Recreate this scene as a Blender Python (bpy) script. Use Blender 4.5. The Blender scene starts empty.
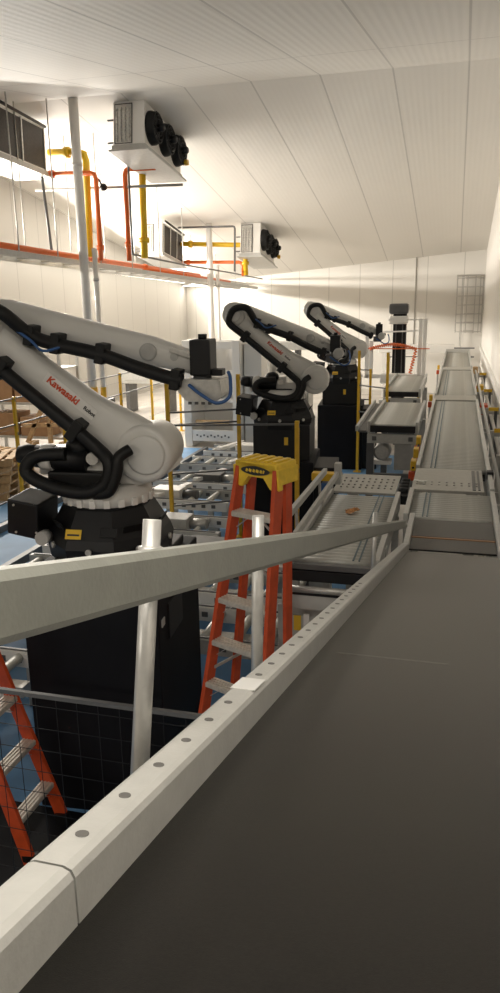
import bpy, bmesh, math, random
from mathutils import Vector, Matrix, Euler
random.seed(7)
S = bpy.context.scene
COL = S.collection
H = 3.3                      # camera height over the robot floor; design z below is measured from the camera
R = math.radians

# ------------------------------------------------------------------ materials
def mat(name, col, rough=.5, metal=0., noise=0., nscale=8., bump=0., bscale=60., emit=None, estr=0., spec=.5):
    m = bpy.data.materials.new(name); m.use_nodes = True
    nt = m.node_tree; b = nt.nodes['Principled BSDF']
    b.inputs['Roughness'].default_value = rough; b.inputs['Metallic'].default_value = metal
    b.inputs['Specular IOR Level'].default_value = spec
    b.inputs['Base Color'].default_value = (*col, 1)
    tc = nt.nodes.new('ShaderNodeTexCoord')
    if noise:
        n = nt.nodes.new('ShaderNodeTexNoise'); n.inputs['Scale'].default_value = nscale; n.inputs['Detail'].default_value = 6
        r = nt.nodes.new('ShaderNodeValToRGB')
        r.color_ramp.elements[0].position = .3; r.color_ramp.elements[1].position = .7
        r.color_ramp.elements[0].color = (*[c*(1-noise) for c in col], 1)
        r.color_ramp.elements[1].color = (*[min(1, c*(1+noise)) for c in col], 1)
        nt.links.new(tc.outputs['Object'], n.inputs['Vector']); nt.links.new(n.outputs['Fac'], r.inputs['Fac'])
        nt.links.new(r.outputs['Color'], b.inputs['Base Color'])
    if bump:
        n2 = nt.nodes.new('ShaderNodeTexNoise'); n2.inputs['Scale'].default_value = bscale; n2.inputs['Detail'].default_value = 4
        bp = nt.nodes.new('ShaderNodeBump'); bp.inputs['Strength'].default_value = bump; bp.inputs['Distance'].default_value = .01
        nt.links.new(tc.outputs['Object'], n2.inputs['Vector']); nt.links.new(n2.outputs['Fac'], bp.inputs['Height'])
        nt.links.new(bp.outputs['Normal'], b.inputs['Normal'])
    if emit:
        b.inputs['Emission Color'].default_value = (*emit, 1); b.inputs['Emission Strength'].default_value = estr
    return m

def panel_mat(name, col, axis, pitch, off, rough, rib=0., cross=None):
    """Insulated sheet panels: dark joints every `pitch` along an axis, fine ribs pressed into each sheet."""
    m = mat(name, col, rough); nt = m.node_tree; b = nt.nodes['Principled BSDF']
    N = nt.nodes.new; L = nt.links.new
    tc = N('ShaderNodeTexCoord'); sep = N('ShaderNodeSeparateXYZ'); L(tc.outputs['Object'], sep.inputs[0])
    def joint(ax, p, o, w):
        a = N('ShaderNodeMath'); a.operation = 'ADD'; a.inputs[1].default_value = -o; L(sep.outputs[ax], a.inputs[0])
        d = N('ShaderNodeMath'); d.operation = 'PINGPONG'; d.inputs[1].default_value = p/2; L(a.outputs[0], d.inputs[0])
        c = N('ShaderNodeMath'); c.operation = 'LESS_THAN'; c.inputs[1].default_value = w/2; L(d.outputs[0], c.inputs[0])
        return c.outputs[0]
    j = joint(axis, pitch, off, .03)
    if cross:
        k = joint(*cross, .03); mx = N('ShaderNodeMath'); mx.operation = 'MAXIMUM'; L(j, mx.inputs[0]); L(k, mx.inputs[1]); j = mx.outputs[0]
    mix = N('ShaderNodeMix'); mix.data_type = 'RGBA'
    mix.inputs['A'].default_value = (*col, 1); mix.inputs['B'].default_value = (*[c*.73 for c in col], 1)
    L(j, mix.inputs['Factor']); L(mix.outputs['Result'], b.inputs['Base Color'])
    if rib:
        s = N('ShaderNodeMath'); s.operation = 'MULTIPLY'; s.inputs[1].default_value = 2*math.pi/.11; L(sep.outputs[axis], s.inputs[0])
        sn = N('ShaderNodeMath'); sn.operation = 'SINE'; L(s.outputs[0], sn.inputs[0])
        pw = N('ShaderNodeMath'); pw.operation = 'GREATER_THAN'; pw.inputs[1].default_value = .6; L(sn.outputs[0], pw.inputs[0])
        bp = N('ShaderNodeBump'); bp.inputs['Strength'].default_value = rib; bp.inputs['Distance'].default_value = .004
        L(sn.outputs[0], bp.inputs['Height']); L(bp.outputs['Normal'], b.inputs['Normal'])
    return m

M = dict(
    ceil_near=panel_mat('ceiling sheet', (.76, .735, .69), 'X', 1.25, -.05, .62, .22, ('Y', 8., 12.)),
    ceil_far=panel_mat('ceiling sheet far', (.76, .735, .69), 'X', 1.25, -.05, .62, .12),
    wall=panel_mat('wall sheet', (.66, .635, .585), 'X', 1.22, .1, .5),  # back wall tone lowered to offset glare from the strip lights
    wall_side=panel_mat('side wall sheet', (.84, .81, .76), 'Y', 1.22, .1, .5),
    wall_far=panel_mat('left wall sheet', (.50, .482, .445), 'Y', 1.22, .1, .5),  # same sheet in a darker tone, offsetting strip light glare on this wall
    concrete=mat('sealed concrete', (.46, .43, .39), .4, noise=.18, nscale=1.5, bump=.1),
    blue=mat('blue floor paint', (.12, .27, .48), .6, noise=.12, nscale=2.),
    white=mat('white machine paint', (.70, .685, .645), .35, noise=.04, nscale=3., bump=.05, bscale=200),
    whitepl=mat('white enamel', (.80, .78, .74), .35),
    grey=mat('grey painted steel', (.47, .465, .44), .38, noise=.07, nscale=14., bump=.05, bscale=90),
    rail=mat('light grey rail paint', (.48, .475, .445), .34, noise=.06, nscale=22., bump=.06, bscale=140),
    dgrey=mat('dark grey steel', (.11, .11, .11), .45, noise=.1),
    steel=mat('galvanised steel', (.55, .54, .51), .38, .55, noise=.12, nscale=30.),
    guard=mat('grey guard rail paint', (.25, .255, .225), .36, noise=.07, nscale=18., bump=.06, bscale=140),
    roller=mat('roller steel', (.52, .515, .475), .42, .35, noise=.1, nscale=20.),
    plate=mat('transfer plate', (.43, .42, .38), .42, .2, noise=.08, nscale=25.),
    black=mat('black paint', (.007, .007, .008), .45, noise=.2, nscale=6., spec=.35),
    blackm=mat('matt black panel', (.006, .006, .008), .6, noise=.3, nscale=3., spec=.2),
    rubber=mat('black hose', (.006, .006, .006), .5, spec=.35),
    belt=mat('belt rubber', (.006, .0054, .0045), .40, noise=.45, nscale=240., bump=.06, bscale=900, spec=.28),
    beltline=mat('belt splice', (.17, .165, .15), .5),
    orange_line=mat('brass strip', (.30, .14, .05), .4),
    orange=mat('orange fibreglass', (.56, .072, .016), .42, noise=.12, nscale=18.),
    yellow=mat('safety yellow', (.70, .42, .02), .42, noise=.1, nscale=18.),
    ylad=mat('yellow ladder plastic', (.82, .55, .04), .5, noise=.12, nscale=20.),
    label=mat('yellow label', (.80, .50, .03), .5),
    alu=mat('aluminium tread', (.62, .57, .50), .4, .3, noise=.12, nscale=60.),
    pipe_o=mat('orange pipe', (.72, .14, .02), .42), pipe_y=mat('yellow pipe', (.72, .46, .01), .42),
    pipe_w=mat('white pipe wrap', (.74, .71, .66), .45), pipe_g=mat('grey pipe', (.42, .40, .37), .45),
    red=mat('red lettering', (.62, .075, .02), .5), ink=mat('dark ink', (.03, .03, .03), .5),
    coil=mat('coil fins', (.30, .29, .27), .5, .3), coildark=mat('dark coil face', (.035, .030, .026), .6, noise=.4, nscale=30.),
    wood=mat('pallet wood', (.50, .33, .17), .7, noise=.25, nscale=12.), card=mat('cardboard', (.33, .185, .09), .75, noise=.12, nscale=5.),
    bluehose=mat('blue hose', (.03, .10, .28), .4), band=mat('drive band', (.10, .15, .17), .5),
    paper=mat('white paper', (.80, .80, .76), .8), leaf=mat('brown scrap', (.52, .25, .09), .75, noise=.45, nscale=40.),
    tape=mat('worn white tape', (.78, .77, .74), .5), hole=mat('bolt hole', (.13, .125, .115), .6),
    led=mat('led diffuser', (.9, .9, .85), .5, emit=(1, .93, .82), estr=2.6),
)

pb = M['belt'].node_tree.nodes['Principled BSDF']; pb.inputs['Sheen Weight'].default_value = .22; pb.inputs['Sheen Roughness'].default_value = .35; pb.inputs['Sheen Tint'].default_value = (1, .95, .85, 1)   # sheen added to brighten the belt at grazing angles

# ------------------------------------------------------------------ mesh builder
class MB:
    def __init__(s): s.bm = bmesh.new()
    def box(s, c, d, rot=None, bev=0.):
        m = Matrix.LocRotScale(Vector(c), rot.to_quaternion() if isinstance(rot, Euler) else rot, Vector(d))
        v = bmesh.ops.create_cube(s.bm, size=1, matrix=m)['verts']
        if bev: 
            e = list({e for x in v for e in x.link_edges}); bmesh.ops.bevel(s.bm, geom=e, offset=bev, segments=2, affect='EDGES', profile=.6)
        return s
    def ab(s, x0, x1, y0, y1, z0, z1, bev=0.): return s.box(((x0+x1)/2, (y0+y1)/2, (z0+z1)/2), (abs(x1-x0), abs(y1-y0), abs(z1-z0)), None, bev)
    def bar(s, p, q, w, h, bev=0., up=(0, 0, 1)):
        p = Vector(p); q = Vector(q); d = (q-p); L = d.length; d.normalize(); u = Vector(up)
        if abs(d.dot(u)) > .98: u = Vector((0, 1, 0))
        x = d.cross(u).normalized(); z = x.cross(d).normalized()
        rot = Matrix((x, d, z)).transposed().to_quaternion()
        return s.box((p+q)/2, (w, L, h), rot, bev)
    def ring_loft(s, rings, caps=True, smooth=True):
        vs = [[s.bm.verts.new(p) for p in r] for r in rings]; n = len(vs[0])
        for a, b in zip(vs, vs[1:]):
            for i in range(n):
                f = s.bm.faces.new((a[i], a[(i+1) % n], b[(i+1) % n], b[i])); f.smooth = smooth
        if caps:
            s.bm.faces.new(vs[0][::-1]); s.bm.faces.new(vs[-1])
        return s
    def tube(s, pts, r, n=10, closed_caps=True, smooth_path=0):
        pts = [Vector(p) for p in pts]
        if smooth_path:
            out = []
            P = [pts[0]] + pts + [pts[-1]]
            for i in range(1, len(P)-2):
                for k in range(smooth_path):
                    t = k/smooth_path; a, b, c, d = P[i-1:i+3]
                    out.append(.5*((2*b)+(c-a)*t+(2*a-5*b+4*c-d)*t*t+(3*b-a-3*c+d)*t**3))
            pts = out+[pts[-1]]
        rings = []; prev = None
        for i, p in enumerate(pts):
            d = (pts[min(i+1, len(pts)-1)]-pts[max(i-1, 0)]).normalized()
            if prev is None:
                u = Vector((0, 0, 1)) if abs(d.z) < .9 else Vector((1, 0, 0))
                x = d.cross(u).normalized()
            else:
                x = (prev-d*prev.dot(d)).normalized()
            prev = x; y = d.cross(x)
            rr = r if not isinstance(r, (list, tuple)) else r[min(i, len(r)-1)]
            rings.append([p+x*rr*math.cos(2*math.pi*k/n)+y*rr*math.sin(2*math.pi*k/n) for k in range(n)])
        return s.ring_loft(rings, closed_caps)
    def cyl(s, p, q, r, n=16, r2=None):
        p = Vector(p); q = Vector(q); return s.tube([p, q], [r, r if r2 is None else r2], n)
    def lathe(s, c, axis, prof, n=28):
        """prof: list of (distance along axis, radius)."""
        c = Vector(c); d = Vector(axis).normalized(); u = Vector((0, 0, 1)) if abs(d.z) < .9 else Vector((1, 0, 0))
        x = d.cross(u).normalized(); y = d.cross(x)
        rings = [[c+d*t+x*r*math.cos(2*math.pi*k/n)+y*r*math.sin(2*math.pi*k/n) for k in range(n)] for t, r in prof]
        return s.ring_loft(rings)
    def arm(s, secs, n=24, e=3.2):
        """loft of rounded sections in the x-z plane: (x, y, z, half in-plane, half depth)."""
        rings = []
        for i, (x, y, z, a, b) in enumerate(secs):
            p0 = secs[max(i-1, 0)]; p1 = secs[min(i+1, len(secs)-1)]
            d = Vector((p1[0]-p0[0], 0, p1[2]-p0[2])).normalized(); nrm = Vector((-d.z, 0, d.x))
            ring = []
            for k in range(n):
                t = 2*math.pi*k/n; ct, st = math.cos(t), math.sin(t)
                ring.append(Vector((x, y, z))+nrm*a*math.copysign(abs(ct)**(2/e), ct)+Vector((0, 1, 0))*b*math.copysign(abs(st)**(2/e), st))
            rings.append(ring)
        return s.ring_loft(rings)
    def prism(s, poly, y0, y1, bev=0.):
        n = len(poly)
        a = [s.bm.verts.new((x, y0, z)) for x, z in poly]; b = [s.bm.verts.new((x, y1, z)) for x, z in poly]
        fs = [s.bm.faces.new((a[i], a[(i+1) % n], b[(i+1) % n], b[i])) for i in range(n)]+[s.bm.faces.new(a[::-1]), s.bm.faces.new(b)]
        if bev: bmesh.ops.bevel(s.bm, geom=list({e for f in fs for e in f.edges}), offset=bev, segments=2, affect='EDGES')
        return s
    def sphere(s, c, r, sc=(1, 1, 1)):
        v = bmesh.ops.create_uvsphere(s.bm, u_segments=18, v_segments=12, radius=r, matrix=Matrix.LocRotScale(Vector(c), None, Vector(sc)))['verts']
        for f in {f for x in v for f in x.link_faces}: f.smooth = True
        return s
    def build(s, name, material, parent=None, off=None):
        if off is None: off = OFF.get(parent.name, Vector()) if parent else Vector((0, 0, H))
        bmesh.ops.translate(s.bm, verts=s.bm.verts, vec=off)
        bmesh.ops.recalc_face_normals(s.bm, faces=s.bm.faces)
        me = bpy.data.meshes.new(name); s.bm.to_mesh(me); s.bm.free()
        o = bpy.data.objects.new(name, me); COL.objects.link(o); me.materials.append(M[material] if isinstance(material, str) else material)
        if parent:
            o.parent = parent; OFF[o.name] = OFF.get(parent.name, Vector())
        return o
OFF = {}
def tag(o, label, cat, group=None):
    o['label'] = label; o['category'] = cat
    if group: o['group'] = group
    return o
def thing(name, label, cat, loc=(0, 0, 0), rotz=0, group=None, mode='abs', rot=None):
    """Empty at the thing's base. mode abs: parts are drawn in design space; local: in the thing's own axes; robot: own axes, design z."""
    o = bpy.data.objects.new(name, None); COL.objects.link(o); o.empty_display_size = .1
    o.location = loc; o.rotation_euler = rot or (0, 0, rotz)
    OFF[o.name] = Vector((0, 0, H))-Vector(loc) if mode == 'abs' else Vector((0, 0, H)) if mode == 'robot' else Vector()
    return tag(o, label, cat, group)
def solo(mb, name, material, label, cat, loc, group=None, mode='abs', rot=(0, 0, 0)):
    o = mb.build(name, material, None, Vector((0, 0, H))-Vector(loc) if mode == 'abs' else Vector()); o.location = loc; o.rotation_euler = rot
    return tag(o, label, cat, group)
def struct(mb, name, material):
    o = mb.build(name, material); o['kind'] = 'structure'; return o
def copy_tree(o, parent=None):
    c = o.copy(); COL.objects.link(c); c.parent = parent
    for ch in [x for x in S.objects if x.parent == o]: copy_tree(ch, c)
    return c
def kid(mesh_obj, parent, loc):
    c = mesh_obj.copy(); COL.objects.link(c); c.parent = parent; c.location = loc; return c
def text(name, body, size, material, parent, matrix, extr=.0015, shear=0., bold=0.):
    cu = bpy.data.curves.new(name, 'FONT'); cu.body = body; cu.size = size; cu.extrude = extr; cu.align_x = 'LEFT'; cu.align_y = 'CENTER'; cu.shear = shear; cu.offset = bold
    t = bpy.data.objects.new(name+'_tmp', cu); COL.objects.link(t)
    dg = bpy.context.evaluated_depsgraph_get(); me = bpy.data.meshes.new_from_object(t.evaluated_get(dg))
    bpy.data.objects.remove(t)
    o = bpy.data.objects.new(name, me); COL.objects.link(o); me.materials.clear(); me.materials.append(M[material]); o.parent = parent; o.matrix_local = matrix
    return o

# ------------------------------------------------------------------ room
YR, ZR = 14.3, 3.775         # roof ridge
def ceil_z(y): return ZR-.15*(YR-y) if y < YR else ZR-.179*(y-YR)
XL, XR, YB0, YF = -11.35, .78, 27.0, -8.0
YB1 = 31.5                   # the back wall runs off square, deeper on the left
def slab(name, pts, m, t=.1, n=(0, 0, 1)):
    mb = MB(); n = Vector(n)*t
    a = [mb.bm.verts.new(Vector(p)) for p in pts]; b = [mb.bm.verts.new(Vector(p)+n) for p in pts]; k = len(a)
    mb.bm.faces.new(a); mb.bm.faces.new(b[::-1])
    for i in range(k): mb.bm.faces.new((a[i], b[i], b[(i+1) % k], a[(i+1) % k]))
    return struct(mb, name, m)
slab('floor', [(XL, YF, -H), (XR, YF, -H), (XR, YB0, -H), (XL, YB1, -H)], 'concrete', .1, (0, 0, -1))
slab('trim_1', [(-7.4, .5, -H+.004), (-.9, .5, -H+.004), (-.9, 16.2, -H+.004), (-7.4, 16.2, -H+.004)], 'blue', .0035, (0, 0, -1))
slab('ceiling', [(XL, YF, ceil_z(YF)), (XR, YF, ceil_z(YF)), (XR, YR, ZR), (XL, YR, ZR)], 'ceil_near', .12)
o = slab('ceiling', [(XL, YR, ZR), (XR, YR, ZR), (XR, YB0, ceil_z(YB0)), (XL, YB1, ceil_z(YB1))], 'ceil_far', .12)
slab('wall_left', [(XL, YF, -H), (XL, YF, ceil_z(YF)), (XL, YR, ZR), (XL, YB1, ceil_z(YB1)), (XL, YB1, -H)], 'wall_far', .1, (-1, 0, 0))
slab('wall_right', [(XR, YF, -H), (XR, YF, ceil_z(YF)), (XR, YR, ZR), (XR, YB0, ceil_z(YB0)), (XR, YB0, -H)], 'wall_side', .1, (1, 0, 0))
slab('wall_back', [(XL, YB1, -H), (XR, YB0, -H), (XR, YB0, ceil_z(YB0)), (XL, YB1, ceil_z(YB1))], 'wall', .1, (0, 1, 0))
slab('wall_front', [(XL, YF, -H), (XR, YF, -H), (XR, YF, ceil_z(YF)), (XL, YF, ceil_z(YF))], 'wall', .1, (0, -1, 0))
def yback(x): return YB0+(XR-x)*(YB1-YB0)/(XR-XL)
# pale ledge along the foot of the right wall at conveyor height
struct(MB().ab(.715, .78, 7.5, 26.9, -1.72, -1.60, .01), 'trim_2', 'whitepl')
# downpipe trim on the back wall
struct(MB().cyl((-1.52, yback(-1.52)-.03, -1.6), (-1.52, yback(-1.52)-.03, ceil_z(27.8)), .018, 8), 'trim_3', 'pipe_g')

# ------------------------------------------------------------------ lights of the hall
def fixture(x, y, z, L, tiltx, rotz, label, power, group, aim, off=(0, 0, -.03), w=.16):
    t = thing('light_fixture', label, 'light', (x, y, z+H), 0, group, 'local', (tiltx, 0, rotz))
    MB().box((0, 0, .05), (w+.04, L, .07), None, .01).build('housing', 'whitepl', t)
    MB().box((0, 0, .005), (w, L-.04, .03), None, .008).build('diffuser', 'led', t)
    ld = bpy.data.lights.new('lamp', 'AREA'); ld.shape = 'RECTANGLE'; ld.size = w; ld.size_y = L-.05; ld.energy = power; ld.color = (1, .935, .84)
    lo = bpy.data.objects.new('lamp', ld); COL.objects.link(lo); lo.parent = t; lo.location = off; lo.rotation_euler = aim
    return t

POW_STRIP, POW_BACK, POW_ROOF = 175, 8, 70
# left wall strip: a row of end-to-end fixtures under the pipe rack
NS = 11
for i in range(NS):
    y = 9.2+i*2.05
    fixture(XL+.22, y, 1.30-.0268*(y-10.), 2.0, R(-1.5), 0, 'long bright strip light low on the left wall under the pipe rack', POW_STRIP*(.06, .12, .4, .8, 1.05, 1.05, .95, .75, .5, .35, .25)[i], 'strip lights along the left wall', (0, R(-80), 0), (.14, 0, .02))
for i, x in enumerate((-10.6, -8.9)):  # added lamps that whiten the left end of the back wall
    fixture(x, yback(x)-.42, .62, 1.5, 0, R(90-20), 'added strip light brightening the back wall left corner, %s' % ('nearest the corner' if i == 0 else 'further from the corner'), POW_BACK, 'added strip lights on the back wall', (0, 0, 0))
# fixtures hung under the roof (out of the frame, behind and to the left of the camera)
for k, (x, y, pw) in enumerate(((-7.0, -2.5, 60), (-4.2, -2.5, 50), (-.35, .2, 34))):
    fixture(x, y, ceil_z(y)-.22, 1.6, 0, R(90), 'hanging strip light under the roof above the incline, out of the picture', pw, 'roof strip lights', (0, 0, 0), w=.3)

# ------------------------------------------------------------------ main conveyor: incline
TH = R(14.6)
YK, ZK = 5.05, -1.7
SL = math.tan(TH)
def bz(y): return ZK+(YK-y)*SL             # belt surface on the incline
def xl(y): return -.284+.005*y             # left belt edge
INC = Euler((-TH, 0, 0))
inc = thing('incline_conveyor', 'wide dark belt incline conveyor sloping down from the camera between grey rails', 'conveyor', (0, 2, 0))
mb = MB()
N = 2
mb.ring_loft([[Vector((x, y, bz(y)+dz)) for x, dz in ((xl(y)-.02, 0), (.345, 0), (.345, -.012), (xl(y)-.02, -.012))] for y in (-1.5, YK-.04)], smooth=False)
mb.build('belt', 'belt', inc)
mb = MB()
for x0, x1, y0, y1 in ((-.235, .02, 1.585, 1.61), (.14, .34, 1.585, 1.61)):
    mb.ring_loft([[Vector((x, y, bz(y)+dz)) for x, dz in ((x0, .0008), (x1, .0008), (x1, -.002), (x0, -.002))] for y in (1.600, 1.606)], smooth=False)
mb.build('belt_splice', 'beltline', inc)
def rail_seg(y0, y1, side, nm):
    mb = MB(); sec = []
    for y in (y0, y1):
        xi = xl(y) if side < 0 else .335
        s = side
        prof = [(xi, -.03), (xi, .046), (xi+s*.003, .053), (xi+s*.010, .056), (xi+s*.036, .056), (xi+s*.041, .054), (xi+s*.043, .049), (xi+s*.043, -.13), (xi+s*.03, -.13), (xi+s*.03, -.03)]
        sec.append([Vector((x, y, bz(y)+dz)) for x, dz in prof])
    mb.ring_loft(sec, smooth=False)
    return mb.build(nm, 'rail', inc)
r1 = rail_seg(.462, YK, -1, 'side_rail'); rail_seg(-1.5, .459, -1, 'side_rail')
rail_seg(-1.5, YK, 1, 'side_rail')
MB().ring_loft([[Vector((x, y, bz(y)+dz)) for x, dz in ((xl(y)-.042, .0563), (xl(y)-.002, .0563), (xl(y)-.002, .0575), (xl(y)-.042, .0575))] for y in (1.03, 1.10)], smooth=False).build('worn_tape', 'tape', r1)
hm = MB(); hm.lathe((0, 0, 0), (0, 0, 1), [(-.003, .0062), (.0012, .0062), (.0012, .0058)], 16); hole0 = None
for k in range(24):
    y = .515+k*.088
    if 1.0 < y < 1.13: continue
    p = Vector((xl(y)-.022, y, bz(y)+.056))
    if hole0 is None:
        hole0 = hm.build('bolt_hole', 'hole', r1, Vector()); hole0.location = p+OFF[r1.name]; hole0.rotation_euler = INC
    else:
        c = kid(hole0, r1, p+OFF[r1.name]); c.rotation_euler = INC
for y in (.2, 1.6, 3.2, 4.7):
    for x in (-.32, .38):
        MB().ab(x-.03, x+.03, y-.03, y+.03, -H, bz(y)-.13, .004).build('leg', 'grey', inc)
    MB().ab(-.30, .36, y-.02, y+.02, bz(y)-.2, bz(y)-.15).build('cross_member', 'grey', inc)

# guard rail on posts beside the incline
gr = thing('guard_rail', 'light grey flat guard rail on round posts along the left side of the dark belt', 'guard rail', (-.36, 2.5, H-1.0))
mb = MB(); sec = []
def grz(y): return -.196-.2806*(y-.474)
def grx(y): return -.333+.0062*y
for y in (-.9, 0., 2., 4., 5.2, 5.26):
    sh = .004 if y > 5.21 else 0
    x = grx(y); z = grz(y); t = .014; h = .060
    prof = [(x-t, z-h+.008+sh), (x-t+.006, z-h+sh), (x+t-.006, z-h+sh), (x+t, z-h+.008+sh), (x+t, z-.008-sh), (x+t-.006, z-sh), (x-t+.006, z-sh), (x-t, z-.008-sh)]
    sec.append([Vector((a, y, b)) for a, b in prof])
mb.ring_loft(sec, smooth=False).build('rail', 'guard', gr)
MB().lathe((grx(5.2)-.0, 5.2, grz(5.2)-.034), (1, 0, 0), [(-.03, .012), (-.026, .016), (.022, .016), (.026, .012)], 12).build('end_bolt', 'steel', gr)
for y0, y1, zt in ((.757, .838, -.264), (1.33, 1.36, -.407), (3.47, 3.52, -1.00)):
    x = -.358 if y0 < 3 else -.34
    dz = {.757: -.575, 1.33: -.765}.get(y0, -1.27)
    ax = (Vector((x, y1, zt))-Vector((x, y0, dz))).normalized()
    base = Vector((x, y0, dz))-ax*.06; top = Vector((x, y1, zt))
    p = MB().tube([base, top], .0118, 14).build('post', 'steel', gr)
    d = (top-base).normalized()
    c = base+d*((grz(y0+.1)-base.z)/d.z+.004)
    MB().lathe(c, d, [(-.012, .0125), (-.010, .0165), (.002, .0165), (.004, .0125)], 14).build('collar', 'steel', p)

# ------------------------------------------------------------------ roller conveyors
def conveyor(label, x0, x1, y0, y1, z, pitch, group=None, legs=True, bands=(), raise_=.03, name='roller_conveyor', floor_z=-H, railw=.04, rmat='roller', front=None, fill=True):
    t = thing(name, label, 'conveyor', ((x0+x1)/2, (y0+y1)/2, 0), 0, group)
    for s, x in ((-1, x0), (1, x1)):
        xa, xb = (x-railw, x) if s < 0 else (x, x+railw)
        r = MB().ab(xa, xb, y0, y1, z-.13, z+raise_, .006).build('side_rail', 'rail', t)
        for k in range(2):
            yy = y0+(k+.5)*(y1-y0)/2
            MB().ab(xa-.006, xb+.006, yy-.05, yy+.05, z-.11, z-.03, .004).build('rail_bracket', 'steel', r)
    rad = pitch*.40
    rm = MB(); rm.cyl((-(x1-x0)/2+.004, 0, 0), ((x1-x0)/2-.004, 0, 0), rad, 14)
    n = int((y1-y0-.06)/pitch); r0 = None
    for k in range(n):
        loc = Vector(((x0+x1)/2, y0+.03+pitch*(k+.5), z-rad))+OFF[t.name]
        if r0 is None: r0 = rm.build('roller', rmat, t, Vector()); r0.location = loc
        else: kid(r0, t, loc)
    if fill: MB().ab(x0, x1, y0+.02, y1-.02, z-.12, z-.10).build('bed_pan', 'dgrey', t)
    for xb in bands: MB().ab(xb-.006, xb+.006, y0+.05, y1-.05, z-.004, z+.002).build('drive_band', 'band', t)
    if legs:
        for yy in (y0+.25, y1-.25):
            for x in (x0-.02, x1+.02): MB().ab(x-.03, x+.03, yy-.03, yy+.03, floor_z, z-.13, .004).build('leg', 'grey', t)
            MB().ab(x0-.02, x1+.02, yy-.02, yy+.02, z-.24, z-.18).build('cross_member', 'grey', t)
    return t
CX0, CX1 = -.31, .345
# short transfer belt at the foot of the incline
tb = thing('transfer_belt', 'short dark transfer belt at the foot of the incline', 'conveyor', (0, 5.4, 0))
MB().ab(-.255, .335, 5.10, 5.37, ZK-.012, ZK, .004).build('belt', 'belt', tb)
MB().ab(-.255, .335, 5.375, 5.40, ZK-.02, ZK+.003).build('edge_strip', 'orange_line', tb)
MB().ab(-.255, .335, 5.41, 5.86, ZK-.012, ZK+.001, .004).build('belt', 'belt', tb)
for x in (-.275, .36): MB().ab(x-.02, x+.02, 5.055, 5.88, ZK-.13, ZK+.045, .006).build('side_rail', 'rail', tb)
for x in (-.275, .36): MB().ab(x-.03, x+.03, 5.45, 5.51, -H, ZK-.13, .004).build('leg', 'grey', tb)

conveyor('short run of grey rollers between the transfer belt and the punched plate', CX0, CX1, 5.90, 6.78, ZK, .062, bands=(-.20, -.165))
tp = thing('transfer_plate', 'flat punched grey transfer plate joining the two roller beds', 'transfer plate', (-.3, 7.2, 0))
MB().ab(-.34, .30, 6.82, 7.72, ZK-.02, ZK+.006, .003).build('deck', 'plate', tp)
MB().ab(-1.04, -.47, 6.62, 7.34, ZK-.02, ZK+.002, .003).build('deck', 'plate', tp)
dot0 = None
for (a, b, ys) in ((-.30, .24, (7.02, 7.12)), (-.98, -.52, (6.78, 6.88, 7.02, 7.14))):
    for yy in ys:
        for k in range(9):
            loc = Vector((a+(b-a)*k/8, yy, ZK+.007))+OFF[tp.name]
            if dot0 is None:
                dot0 = MB().lathe((0, 0, 0), (0, 0, 1), [(-.004, .011), (.003, .011), (.004, .008)], 10).build('pop_up_wheel', 'coil', tp, Vector()); dot0.location = loc
            else: kid(dot0, tp, loc)
MB().ab(.20, .23, 6.86, 7.66, ZK+.006, ZK+.012).build('slot_strip', 'dgrey', tp); MB().ab(.25, .27, 6.86, 7.66, ZK+.006, ZK+.012).build('slot_strip', 'dgrey', tp)
MB().ab(-.47, -.36, 6.7, 7.3, ZK-.12, ZK-.03, .01).build('gap_pan', 'black', tp)
for k in range(4): MB().cyl((-.45, 6.82+k*.12, ZK-.02), (-.37, 6.82+k*.12, ZK-.02), .035, 12).build('drive_wheel', 'black', tp)
for x in (-.9, .2): MB().ab(x-.05, x+.05, 7.0, 7.1, -H, ZK-.02).build('leg', 'grey', tp)
MB().ab(.345, .385, 6.78, 7.74, ZK-.13, ZK+.05, .006).build('side_rail', 'rail', tp)
MB().ab(.335, .40, 7.35, 7.45, ZK-.0, ZK+.075, .006).build('photo_eye', 'black', tp)
conveyor('long near section of grey roller conveyor running to the back wall', CX0, CX1, 7.76, 13.2, ZK, .075, bands=(-.20, -.16))
MBp = lambda y0, y1: MB().ab(-.33, .36, y0, y1, ZK-.05, ZK+.008, .003)
def cover(y0, y1, lab):
    t = thing('transfer_plate', lab, 'transfer plate', (0, (y0+y1)/2, 0))
    MBp(y0, y1).build('deck', 'plate', t)
    for x in (-.3, .33): MB().ab(x-.03, x+.03, (y0+y1)/2-.03, (y0+y1)/2+.03, -H, ZK-.05, .004).build('leg', 'grey', t)
cover(13.22, 13.85, 'plain grey cover plate across the conveyor past the long near section')
conveyor('middle section of grey roller conveyor between two cover plates', CX0, CX1, 13.88, 18.9, ZK, .080, bands=(-.20, -.16))
cover(18.92, 19.6, 'plain grey cover plate farthest along the conveyor')
conveyor('far section of grey roller conveyor ending at the back wall', CX0, CX1, 19.64, 25.1, ZK, .085, raise_=.05)
es = thing('end_stop', 'grey end stop across the far end of the conveyor', 'end stop', (0, 25.15, 0))
MB().ab(-.34, .38, 25.12, 25.17, ZK-.15, ZK+.1, .005).build('stop_plate', 'rail', es)
for x in (-.3, .34): MB().ab(x-.03, x+.03, 25.12, 25.17, -H, ZK-.15).build('post', 'grey', es)
# second side guide right of the main conveyor
gd = thing('side_guide', 'long grey pipe guide right of the main conveyor', 'guide', (.46, 9, H+ZK))
MB().tube([(.445, 5.6, ZK-.02), (.455, 19, ZK-.02)], .022, 10).build('pipe', 'rail', gd)
for y in (6.5, 8.5, 10.5, 12.5, 14.5, 17): MB().ab(.385, .45, y-.02, y+.02, ZK-.06, ZK-.02).build('bracket', 'grey', gd)

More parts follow.
